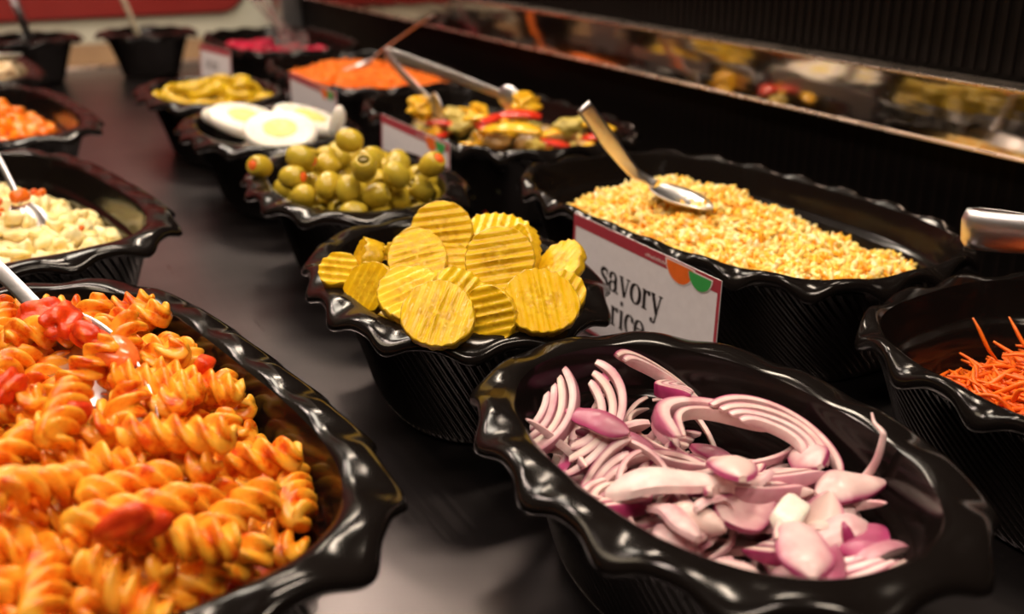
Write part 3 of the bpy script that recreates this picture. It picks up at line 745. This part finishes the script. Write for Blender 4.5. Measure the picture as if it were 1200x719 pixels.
def rice_top(x, y):
    z = .061 + .017 * math.exp(-((x + .005) / .055) ** 2 - ((y - .02) / .12) ** 2)
    z += .0030 * math.sin(85 * x + 3 * math.sin(40 * y)) * math.cos(72 * y + 2 * math.sin(60 * x)) + .0026 * math.sin(150 * x + 1) * math.sin(130 * y + 90 * x) + .002 * math.sin(28 * y)
    return z - .55 * max(0, y - .085) - .35 * max(0, x - .035) - .25 * max(0, -y - .12)
def rt(N_):
    t = np.clip(rng.normal(.42, .24, N_), 0, .74); k = rng.random(N_); t[k < .15] = .86; t[k < .02] = .98; return t
tag(grains('savory_rice', bw, 10000, rice_top, .0045, .0102, .0018, rt, M['rice'], .003, .9), 'mound of savory yellow rice with carrot bits', 'rice', kind='stuff')

# ---- potato salad, diced orange, cream salad
def chunks(bw, nn, meshes, top, depth, label, cat, group, name, rad, iters=25, tilt=1.2, sel=None, margin=.008):
    Pp = scatter(bw, nn, top, depth, margin, sel); Rr = np.array([np.array(rnd_rot(tilt)) for _ in Pp])
    cl = np.zeros((nn, 1, 3)); Pp, _ = settle(bw, Pp, Rr, cl, np.full(nn, rad), iters, .0004)
    for i, (p, r) in enumerate(zip(Pp, Rr)):
        tag(put(bw, name, meshes[i % len(meshes)], p, r, random.uniform(.8, 1.25)), label, cat, group)
def bed(bw, top, drop, mat, name, label, cat, parent=None):
    V = []
    for i in range(26):
        for j in range(44):
            x, y = (i / 25 * 2 - 1) * (bw.b - .018), (j / 43 * 2 - 1) * (bw.a - .018)
            z = max(.012, top(x, y) - drop + .002 * math.sin(110 * x + 2 * y) * math.cos(95 * y)); q = bw.rho(x, y, bw.d_in(min(z, .075)) + .002)
            if q > 1: x, y = x / q, y / q
            V.append((x, y, z))
    F = [(i * 44 + j, (i + 1) * 44 + j, (i + 1) * 44 + j + 1, i * 44 + j + 1) for i in range(25) for j in range(43)]
    o = obj(name, mesh(name, V, F, [mat]), parent); tag(o, label, cat, kind='stuff')
    if parent is None: o.matrix_world = bw.M
bw = B['potato']
def pot_top(x, y): return .082 - 3.2 * (x + .01) ** 2 - .9 * (y + .03) ** 2 - .06 * max(0, x - .03)
bed(bw, pot_top, .012, M['dressing'], 'dressing', 'creamy dressing under the potato salad pieces', 'dressing')
PC = [mesh('potato_chunk', *blob(80 + i, .0075, .0058, .0048, .35, 9, 14, .75, 2.0), [M['potato']]) for i in range(5)] + [mesh('potato_chunk', *blob(90 + i, .010, .0030, .0026, .3, 9, 10, .8, 2.0), [M['potato']]) for i in range(4)]
chunks(bw, 290, PC, pot_top, .010, 'pale cream-dressed potato salad piece in the mound', 'potato salad', 'potato salad pieces', 'potato_chunk', .0042, 12, 1.0, lambda x, y: visible_to(bw, (x, y, .08)))
CD = mesh('carrot_dice', *blob(95, .005, .0035, .003, .15, 9, 12, .6), [M['carrot']])
for i in range(9):
    x, y = random.uniform(-.05, .05), random.uniform(-.10, .05)
    tag(put(bw, 'carrot_dice', CD, (x, y, pot_top(x, y) + .004), rnd_rot(1), random.uniform(.5, .9)), 'small orange carrot piece in the potato salad', 'carrot', 'carrot pieces in the potato salad')
world_thing('carrot_dice', CD, (.030, .790, .087), R3(20, 60, 10), 'orange carrot scrap clinging to the thin spoon', 'carrot', None, 1.4)
bw = B['dice']
def dice_top(x, y): return .084 - 3.0 * (x + .01) ** 2 - .6 * y * y - .08 * max(0, x - .03)
bed(bw, dice_top, .012, M['sauce'], 'red_dressing', 'red dressing under the diced orange vegetables', 'dressing')
DC = [mesh('vegetable_dice', *blob(110 + i, .009, .0075, .007, .12, 9, 12, .62), [M['diced_orange']]) for i in range(4)]
chunks(bw, 180, DC, dice_top, .014, 'glossy orange vegetable cube in the diced salad', 'diced vegetable', 'diced orange vegetables', 'vegetable_dice', .0065, 20, 1.2, lambda x, y: visible_to(bw, (x, y, .07)))
bw = B['cream']
def cr_top(x, y): return .094 - 3.0 * x * x - .8 * y * y
bed(bw, cr_top, .012, M['dressing'], 'cream_dressing', 'cream dressing under the pale salad', 'dressing')
CC = [mesh('salad_chunk', *blob(120 + i, .012, .009, .008, .2, 9, 12, .8), [M['cream_chunk']]) for i in range(4)]
chunks(bw, 95, CC, cr_top, .012, 'pale cream salad piece beneath the white spoon', 'salad', 'pale cream salad pieces', 'salad_chunk', .0075, 20, 1.2, lambda x, y: visible_to(bw, (x, y, .07)))

# ---- carrots: long shreds in front, finely grated far off
def shred(seed):
    r = np.random.default_rng(seed); L = r.uniform(.024, .042); b1, b2 = r.normal(0, .004, 2)
    P = [(t * L, b1 * (1 - (2 * t) ** 2), b2 * math.sin(4 * t)) for t in (-.5, -.25, 0, .25, .5)]
    return mesh('carrot_shred', *tube(P, [.0006, .0013, .0014, .0012, .0006], 6, 4), [M['carrot']])
SHR = [shred(i) for i in range(8)]
bw = B['carrot']
def car_top(x, y): return .066 - 2.5 * x * x - 6.0 * max(0, y - .07) ** 2
cb = tag(grains('grated_carrot', bw, 2600, lambda x, y: car_top(x, y) - .003, .004, .024, .0013, lambda n_: rng.random(n_) * .0 + .85, M['carrot'], .012, .25), 'packed carrot shreds at the bottom of the carrot pile', 'carrot', kind='stuff')
bed(bw, car_top, .010, M['carrot'], 'grated_carrot_bed', 'dense carrot below the long shreds', None, cb)
Pp = scatter(bw, 290, car_top, .008, .012, lambda x, y: visible_to(bw, (x, y, .06)))
for i, p in enumerate(Pp):
    tag(put(bw, 'carrot_shred', SHR[i % 8], p, rnd_rot(.2)), 'thin orange carrot shred in the near carrot pile', 'carrot', 'long carrot shreds')
for loc, R, sc in (((.470, .327, .060), R3(120, 0, -50), .8), ((.485, .315, .062), R3(100, 0, -40), .8), ((.535, .312, .072), R3(140, 0, -35), .8)):
    world_thing('carrot_shred', SHR[1], loc, R, 'carrot shred sticking up from the near carrot pile', 'carrot', 'long carrot shreds', sc)
bw = B['orange']
def or_top(x, y): return .082 - 2.6 * x * x - .8 * (y + .01) ** 2 + .003 * math.sin(60 * x) * math.cos(50 * y)
gc = tag(grains('grated_carrot', bw, 4500, or_top, .004, .011, .0013, lambda n_: rng.random(n_) * .0 + .85, M['carrot_fine'], .004, .4), 'fluffy heap of finely grated bright orange carrot', 'carrot', kind='stuff')
bed(bw, or_top, .004, M['carrot_fine'], 'grated_carrot_base', 'dense bed below the finely grated carrot', None, gc)

# ---- roasted vegetables
def strip(seed, L, W, th, mat, curl=.3, name='pepper_strip'):
    P = [(L * t, 0, curl * L * (.25 - t * t)) for t in (-.5, -.25, 0, .25, .5)]
    return mesh(name, *ribbon(P, [W * .5, W, W * 1.05, W, W * .5], th, (0, 0, 1), 10, 5, .12), [mat])
def coin(R, th):
    V = []
    for f, z in ((.0, th / 2), (.88, th / 2), (.98, th * .4), (1, 0), (.98, -th * .4), (.88, -th / 2), (0, -th / 2)):
        for j in range(24): V.append((R * f * math.cos(2 * PI * j / 24), R * f * math.sin(2 * PI * j / 24), z))
    fm = []
    for i in range(6): fm += [1 if 1 <= i <= 4 else 0] * 24
    F = grid_faces(7, 24); return mesh('courgette_slice', V, [f[::-1] for f in F], [M['courgette'], M['courgette_skin']], True, fm)
VG = [('pepper_strip', strip(1, .042, .017, .004, M['pepper_red']), 'glossy red pepper strip in the roasted vegetables', 'pepper'),
      ('pepper_strip', strip(2, .046, .016, .004, M['pepper_yellow']), 'glossy yellow pepper strip in the roasted vegetables', 'pepper'),
      ('courgette_slice', coin(.014, .007), 'courgette slice with dark skin in the roasted vegetables', 'courgette'),
      ('mushroom_piece', mesh('mushroom_piece', *blob(131, .014, .010, .007, .3, 10, 14), [M['mushroom']]), 'brown mushroom piece in the roasted vegetables', 'mushroom'),
      ('pepper_piece', mesh('pepper_piece', *blob(132, .013, .011, .010, .4, 16, 22, 1, 2.8), [M['pepper_yellow']]), 'chunky golden vegetable piece in the roasted vegetables', 'vegetable'),
      ('courgette_piece', mesh('courgette_piece', *blob(133, .015, .009, .007, .35, 14, 18, .8, 2.2), [M['courgette']]), 'pale green vegetable piece in the roasted vegetables', 'vegetable'),
      ('mushroom_piece', mesh('aubergine_piece', *blob(134, .014, .011, .007, .25, 10, 14), [M['courgette_skin']]), 'dark aubergine piece in the roasted vegetables', 'aubergine')]
bw = B['veg']
def veg_top(x, y): return .092 - 3.0 * x * x - .9 * (y + .01) ** 2
nn = 150; Pp = scatter(bw, nn, veg_top, .034, .010); Rr = np.array([np.array(rnd_rot(.5)) for _ in Pp])
cl = np.array([[(-.007, 0, 0), (.007, 0, 0)] for _ in Pp])
Pp, Rr = settle(bw, Pp, Rr, cl, np.full(nn, .0058), 40, .0005)
order = [3, 1, 2, 5, 6, 0, 3, 4, 5, 6, 2, 1]
for i, (p, r) in enumerate(zip(Pp, Rr)):
    nm, me, lb, ct = VG[order[i % 12]]; tag(put(bw, nm, me, p, r), lb, ct, 'roasted vegetable pieces')
HV = [(0, (.474, .858, .091), R3(-30, 10, 0), 'red pepper strip curled on top of roasted vegetables'), (0, (.452, .865, .088), R3(25, 0, 0), 'red pepper strip near the rim of roasted vegetables'),
      (1, (.446, .872, .087), R3(-50, 0, 0), 'yellow pepper strip curled over the near rim'), (4, (.505, .900, .094), R3(0, 0, 0), 'golden cauliflower-like piece crowning roasted vegetables'),
      (1, (.452, .822, .086), R3(-48, 20, 0), 'yellow pepper strip at the near end of roasted vegetables'), (4, (.428, .985, .083), R3(0, 0, 0), 'golden piece at the bowl edge behind printed card'),
      (5, (.505, .812, .088), R3(-30, 0, 0), 'pale vegetable piece under the rice spoon handle'), (1, (.520, .800, .086), R3(-58, 0, 0), 'yellow pepper strip touching the rice bowl end')]
for k, loc, R, lb in HV: world_thing(VG[k][0], VG[k][1], loc, R, lb, VG[k][3], 'roasted vegetable pieces')

# ---- beetroot
bw = B['beet']
def be_top(x, y): return .076 - 2.5 * x * x - .5 * y * y
BC = [mesh('beetroot_piece', *blob(140 + i, .018, .013, .006, .2, 9, 14, .8), [M['beetroot']]) for i in range(3)]
chunks(bw, 46, BC, be_top, .014, 'deep pink beetroot piece in the far bowl', 'beetroot', 'beetroot pieces', 'beetroot_piece', .009, 20, .5)

# ------------------------------------------------------------------ cards
# letters as pen strokes with swelling width: (points, widths), x-height = 1
def arcp(cx, cy, rx, ry, a0, a1, k=14):
    return [(cx + rx * math.cos(math.radians(a0 + (a1 - a0) * i / k)), cy + ry * math.sin(math.radians(a0 + (a1 - a0) * i / k))) for i in range(k + 1)]
def swell(p, lo, hi, ph=0):
    return [lo + (hi - lo) * abs(math.cos(math.radians(ph + 0)) if len(p) < 3 else math.cos(math.atan2(p[min(i + 1, len(p) - 1)][1] - p[max(i - 1, 0)][1], p[min(i + 1, len(p) - 1)][0] - p[max(i - 1, 0)][0]) - PI / 2)) ** 1.4 for i in range(len(p))]
def line(a, b, wd): return ([a, b], [wd, wd])
def loop(cx, cy, rx, ry, a0, a1, lo=.05, hi=.17): 
    p = arcp(cx, cy, rx, ry, a0, a1, 26); return (p, swell(p, lo, hi))
sp = catmull([(.60, .74), (.54, .92), (.34, .97), (.15, .88), (.12, .70), (.30, .55), (.50, .43), (.58, .25), (.48, .07), (.30, .02), (.12, .08), (.06, .28)], 4)[:, :2].tolist() if False else [tuple(q[:2]) for q in catmull([(.60, .74, 0), (.54, .92, 0), (.34, .97, 0), (.15, .88, 0), (.12, .70, 0), (.30, .55, 0), (.50, .43, 0), (.58, .25, 0), (.48, .07, 0), (.30, .02, 0), (.12, .08, 0), (.06, .28, 0)], 4)]
GLY = {
 's': (.70, [(sp, [.06 + .11 * math.sin(PI * i / (len(sp) - 1)) for i in range(len(sp))]), line((.60, .68), (.60, .98), .05), line((.07, .32), (.07, .0), .05)]),
 'a': (.84, [loop(.34, .70, .25, .26, 165, 0, .06, .16), line((.59, .72), (.59, .14), .17), loop(.72, .13, .13, .12, 180, 320, .05, .12), loop(.32, .27, .25, .25, 20, 340, .05, .16), line((.55, .57), (.36, .51), .06), (arcp(.13, .72, .05, .05, 0, 360), [.1] * 15)]),
 'v': (.88, [line((.14, .97), (.45, .02), .17), line((.47, .02), (.74, .97), .06), line((0, .97), (.32, .97), .05), line((.58, .97), (.90, .97), .05)]),
 'o': (.86, [loop(.42, .49, .35, .47, 0, 360, .05, .19)]),
 'r': (.66, [line((.20, .97), (.20, .02), .17), line((.02, .03), (.42, .03), .05), line((.04, .93), (.22, .95), .05), loop(.46, .60, .25, .32, 180, 60, .05, .10), (arcp(.56, .86, .04, .04, 0, 360), [.13] * 15)]),
 'y': (.88, [line((.14, .97), (.46, .05), .17), line((.74, .97), (.36, -.30), .07), line((0, .97), (.32, .97), .05), line((.58, .97), (.90, .97), .05), loop(.22, -.30, .14, .12, 0, -150, .05, .10), (arcp(.10, -.33, .04, .04, 0, 360), [.12] * 15)]),
 'i': (.46, [line((.22, .97), (.22, .02), .17), line((.04, .03), (.42, .03), .05), line((.05, .93), (.22, .95), .05), (arcp(.21, 1.32, .05, .05, 0, 360), [.12] * 15)]),
 'c': (.74, [loop(.40, .49, .33, .47, 40, 318, .05, .18), (arcp(.62, .76, .04, .04, 0, 360), [.13] * 15)]),
 'e': (.76, [loop(.40, .49, .33, .47, 5, 318, .05, .18), line((.10, .55), (.72, .55), .06)]),
}
def strokes_mesh(name, items, mat):
    """items: list of (points, widths) already placed in card space (x, y); made a hair proud of the card"""
    V, F = [], []
    for pts, wd in items:
        P = np.array(pts, float); 
        if len(P) < 2: continue
        T = np.gradient(P, axis=0); L = np.linalg.norm(T, axis=1)[:, None] + 1e-9; T = T / L
        Nn = np.stack([-T[:, 1], T[:, 0]], 1); o = len(V); wd = np.array(wd)
        for i in range(len(P)):
            for s in (1, -1):
                q = P[i] + Nn[i] * s * wd[i] / 2; V.append((q[0], q[1], 0))
        for i in range(len(P) - 1): F.append((o + 2 * i, o + 2 * i + 1, o + 2 * i + 3, o + 2 * i + 2))
    return mesh(name, V, F, [mat], False)
def write(text, x, y, h, gap=.06):
    out = []
    for ch in text:
        if ch == ' ': x += .4 * h; continue
        adv, st_ = GLY[ch]
        for p, wd in st_: out.append(([(x + q[0] * h, y + q[1] * h) for q in p], [v * h * 1.3 for v in wd]))
        x += (adv + gap) * h
    return out
def poly(name, P, mat, th=0):
    return mesh(name, [(x, y, 0) for x, y in P], [tuple(range(len(P)))], [mat], False)
def card(loc, Rm, W, Hh, label, lines, logo=True, small=True, marks=None):
    e = empty('name_card', loc, Rm); tag(e, label, 'card', 'name cards of the dishes')
    bevel(obj('card_sheet', mesh('card_sheet', *box(0, W, 0, Hh, -.0006, 0), [M['card']], False), e), .0002, 1)
    bd = .0026; ht = .0082
    fr = [[(0, Hh - ht), (W, Hh - ht), (W, Hh), (0, Hh)], [(0, 0), (bd, 0), (bd, Hh - ht), (0, Hh - ht)], [(W - bd, 0), (W, 0), (W, Hh - ht), (W - bd, Hh - ht)], [(bd, 0), (W - bd, 0), (W - bd, bd), (bd, bd)]]
    V, F = [], []
    for q in fr: F.append(tuple(range(len(V), len(V) + 4))); V += [(x, y, .00015) for x, y in q]
    obj('red_border', mesh('red_border', V, F, [M['print_red']], False), e)
    if logo:
        cx, cy = W - .038, Hh - .0008
        for nm, c, r, mt, mo in (('orange_slice_logo', (cx, cy), .0145, 'print_orange', 0), ('green_slice_logo', (cx + .0195, cy - .001), .0115, 'print_green', .0001)):
            P = [(c[0] + r * math.cos(a), c[1] + r * .92 * math.sin(a)) for a in np.linspace(-PI, 0, 24)]
            o = obj(nm, poly(nm, P, M['print_white']), e, (0, 0, .0003 + mo))
            P2 = [(c[0] + r * .90 * math.cos(a), c[1] - .0008 + r * .82 * math.sin(a)) for a in np.linspace(-PI, 0, 24)]
            obj('slice_flesh', poly('slice_flesh', P2, M[mt]), o, (0, 0, .0001))
    if lines:
        it = []
        for tx, x, y, h in lines: it += write(tx, x, y, h)
        obj('lettering', strokes_mesh('lettering', it, M['print_black']), e, (0, 0, .0003))
    if small:
        it = []; x = W * .54
        r = random.Random(3)
        for i in range(13):
            h = r.choice((.0016, .0016, .0024)); it.append(([(x, Hh - .0062), (x + .0002, Hh - .0062 + h)], [.0006, .0006])); it.append(([(x, Hh - .0062 + h * .6), (x + .0010, Hh - .0060 + h * .6)], [.0005, .0005])); x += .0018
        obj('small_print', strokes_mesh('small_print', it, M['print_white']), e, (0, 0, .0003))
    if marks:
        obj('lettering', strokes_mesh('lettering', marks, M['print_black']), e, (0, 0, .0003))
    return e
def card_rot(tilt, yaw=0):
    # card's x runs towards -Y (nearer), its face looks to -X
    return Matrix.Rotation(math.radians(yaw), 3, 'Z') @ Matrix(((0, 0, -1), (-1, 0, 0), (0, 1, 0))) @ Matrix.Rotation(math.radians(tilt), 3, 'X')
card((.3630, .580, .0015), card_rot(-1), .158, .0800, 'white card with red border reading savory rice', [('savory', .036, .0390, .0136), ('rice', .050, .0160, .0136)])
card((.3710, .962, .0015), card_rot(-2), .160, .0850, 'red-bordered card standing behind the olives before roasted vegetables', None)
card((.3705, 1.262, .0015), card_rot(-1), .172, .0880, 'red-bordered card standing behind the egg before grated carrot', None)
mk = []
for yy, segs in ((.060, 5), (.040, 6)):
    for i in range(segs):
        x = .022 + i * .009; mk += [loop(x, yy, .003, .005, 20, 340, .0008, .0022)] if i % 2 else [line((x, yy - .006), (x, yy + .006), .0022)]
card((.3055, 1.470, .0200), card_rot(-4, 10), .100, .0850, 'upright card with illegible lettering behind jalapeno rings', None, False, False, mk)

# ------------------------------------------------------------------ utensils
def spoon_bowl(L, W, depth, mat, name='spoon_bowl'):
    V = []; nu, nv = 22, 12
    for side in (0, 1):
        for i in range(nu + 1):
            t = i / nu; x = L * t; hw = W / 2 * max(.0, math.sin(PI * (.06 + .94 * t) ** .9)) ** .62 + .0012 * (1 - t)
            for j in range(nv + 1):
                v = 2 * j / nv - 1; z = -depth * (1 - v * v) * math.sin(PI * min(1, .08 + .92 * t)) ** .6 - side * .0011
                V.append((x, v * hw, z))
    n1 = (nu + 1) * (nv + 1); F = []
    for i in range(nu):
        for j in range(nv):
            a = i * (nv + 1) + j; f = (a, a + nv + 1, a + nv + 2, a + 1); F.append(f); F.append(tuple(n1 + q for q in f[::-1]))
    m_ = nv + 1
    ed = [i * m_ for i in range(nu + 1)] + [nu * m_ + j for j in range(1, m_)] + [i * m_ + nv for i in range(nu - 1, -1, -1)] + [j for j in range(nv - 1, 0, -1)]
    for a, b in zip(ed, ed[1:] + ed[:1]): F.append((b, a, n1 + a, n1 + b))
    return mesh(name, V, F, [mat])
def aim(d, up=(0, 0, 1)):
    x = Vector(d).normalized(); y = Vector(up).cross(x).normalized(); return Matrix((x, y, x.cross(y))).transposed()
def spoon(label, path, widths, neck, d, L, W, depth, mat=None, up=(0, 0, 1), tilt=0, th=.0018):
    mat = mat or M['steel']; e = empty('serving_spoon', neck); tag(e, label, 'spoon')
    P = np.array(path) - np.array(neck)
    obj('handle', mesh('handle', *ribbon(P, widths, th, up, 8, 8), [mat]), e)
    obj('spoon_bowl', spoon_bowl(L, W, depth, mat), e, (0, 0, 0), aim(d) @ Matrix.Rotation(math.radians(tilt), 3, 'X')); return e
spoon('steel serving spoon lying in the savory rice', [(.384, .603, .150), (.405, .603, .125), (.428, .603, .099), (.438, .601, .0925), (.445, .597, .088)], [.012, .013, .009, .0065, .007], (.445, .597, .088), (.22, -.95, -.13), .054, .030, .006, up=(-.4, -.8, .35))
spoon('steel serving spoon smeared with tomato sauce in the pasta', [(-.022, .585, .132), (-.004, .558, .119), (.010, .535, .106), (.022, .512, .092)], [.010, .0095, .008, .008], (.022, .512, .092), (.026, -.125, -.012), .128, .034, .007, tilt=34, up=(-.2, -.8, .5))
spoon('thin steel spoon standing in the potato salad', [(.010, .850, .150), (.014, .835, .130), (.024, .808, .102), (.030, .788, .082)], [.006, .006, .005, .004], (.030, .788, .082), (.15, -.7, -.55), .040, .024, .006, up=(-.3, -.8, .4))
spoon('steel spoon resting in the finely grated carrot', [(.560, 1.24, .150), (.535, 1.275, .125), (.507, 1.30, .10), (.498, 1.305, .090)], [.010, .009, .006, .006], (.498, 1.305, .092), (-.7, .3, -.3), .045, .026, .005)
spoon('white plastic serving spoon in the cream salad', [(-.060, 1.36, .125), (-.010, 1.41, .118), (.035, 1.455, .110), (.055, 1.475, .106)], [.026, .026, .026, .026], (.055, 1.475, .106), (.35, .9, -.12), .070, .046, .010, mat=M['white_plastic'], th=.004)
spoon('cream-handled spoon standing in the round bowl', [(.262, 1.88, .200), (.275, 1.885, .155), (.290, 1.89, .105), (.300, 1.895, .070)], [.022, .018, .013, .012], (.300, 1.895, .070), (.3, .5, -.6), .06, .04, .008, mat=M['cream_plastic'], th=.006)
spoon('grey-handled spoon leaning in the round bowl beside cream salad', [(.100, 1.82, .200), (.108, 1.84, .160), (.122, 1.88, .105), (.130, 1.90, .070)], [.016, .015, .012, .012], (.130, 1.90, .070), (.3, .6, -.5), .05, .04, .008, mat=M['steel'], th=.004, up=(-.2, -.9, .2))
# tomato on and round the pasta spoon
GT = 'tomato pieces on the pasta'
for i, (loc, k, sc, lb) in enumerate([((.020, .506, .098), 0, 1.2, 'wet red tomato lump on the spoon neck'), ((.027, .490, .098), 1, 1.2, 'red tomato lump halfway along the spoon'), ((.036, .470, .096), 2, 1.0, 'crushed red tomato piece at the spoon bowl'),
                                      ((.027, .303, .096), 3, 1.0, 'bright red tomato chunk among the fusilli'), ((.000, .42, .100), 1, .9, 'small tomato piece beyond the spoon tip')]):
    world_thing('tomato_piece', TOM[k], loc, R3(60 * i, 20 * i, 0), lb, 'tomato', GT, sc)
world_thing('tomato_piece', TOMO, (.044, .446, .096), R3(-60, 15, 25), 'smooth orange tomato wedge lying on the spoon', 'tomato', GT, .85)
world_thing('pepper_dice', DICE, (.020, .390, .098), R3(20, 10, 30), 'red pepper cube in front of the spoon', 'pepper', GT, .9)
world_thing('pepper_dice', DICE, (.078, .432, .088), R3(60, 30, 0), 'red pepper cube behind the spoon tip', 'pepper', GT, .7)
# tongs
def tongs(label, pivot, tip1, tip2, wd, bow, mat=None, up=(0, 0, 1), head=.03, crown=0.0):
    mat = mat or M['steel']; e = empty('serving_tongs', pivot); tag(e, label, 'tongs')
    pv = np.array(pivot, float)
    for tp, s in ((tip1, 1), (tip2, -1)):
        d = np.array(tp) - pv; side = np.cross(d, up); side /= np.linalg.norm(side)
        P = [(0, 0, 0) + side * 0, d * .06 + side * s * bow * .5, d * .35 + side * s * bow, d * .75 + side * s * bow * .7, d]
        a = obj('arm', mesh('arm', *ribbon(P, [wd, wd, wd * .9, wd * .8, wd * .7], .0014, side * s, 12, 8, crown), [mat]), e)
        hd = spoon_bowl(head, wd * 2.0, .004, mat, 'tong_head')
        obj('tong_head', hd, a, d, aim(d, side * s))
    return e
tongs('steel tongs lying across the roasted vegetables and grated carrot', (.440, 1.110, .126), (.430, .965, .094), (.505, .955, .096), .012, .003)
tongs('steel tongs with curved ends at the carrot shred bowl', (.508, .378, .104), (.610, .200, .126), (.585, .160, .108), .024, .013, up=(0, 0, 1), crown=.22)
tongs('clear plastic tongs standing in the beetroot bowl', (.452, 1.70, .150), (.50, 1.665, .085), (.465, 1.60, .085), .020, .006, M['clear'])
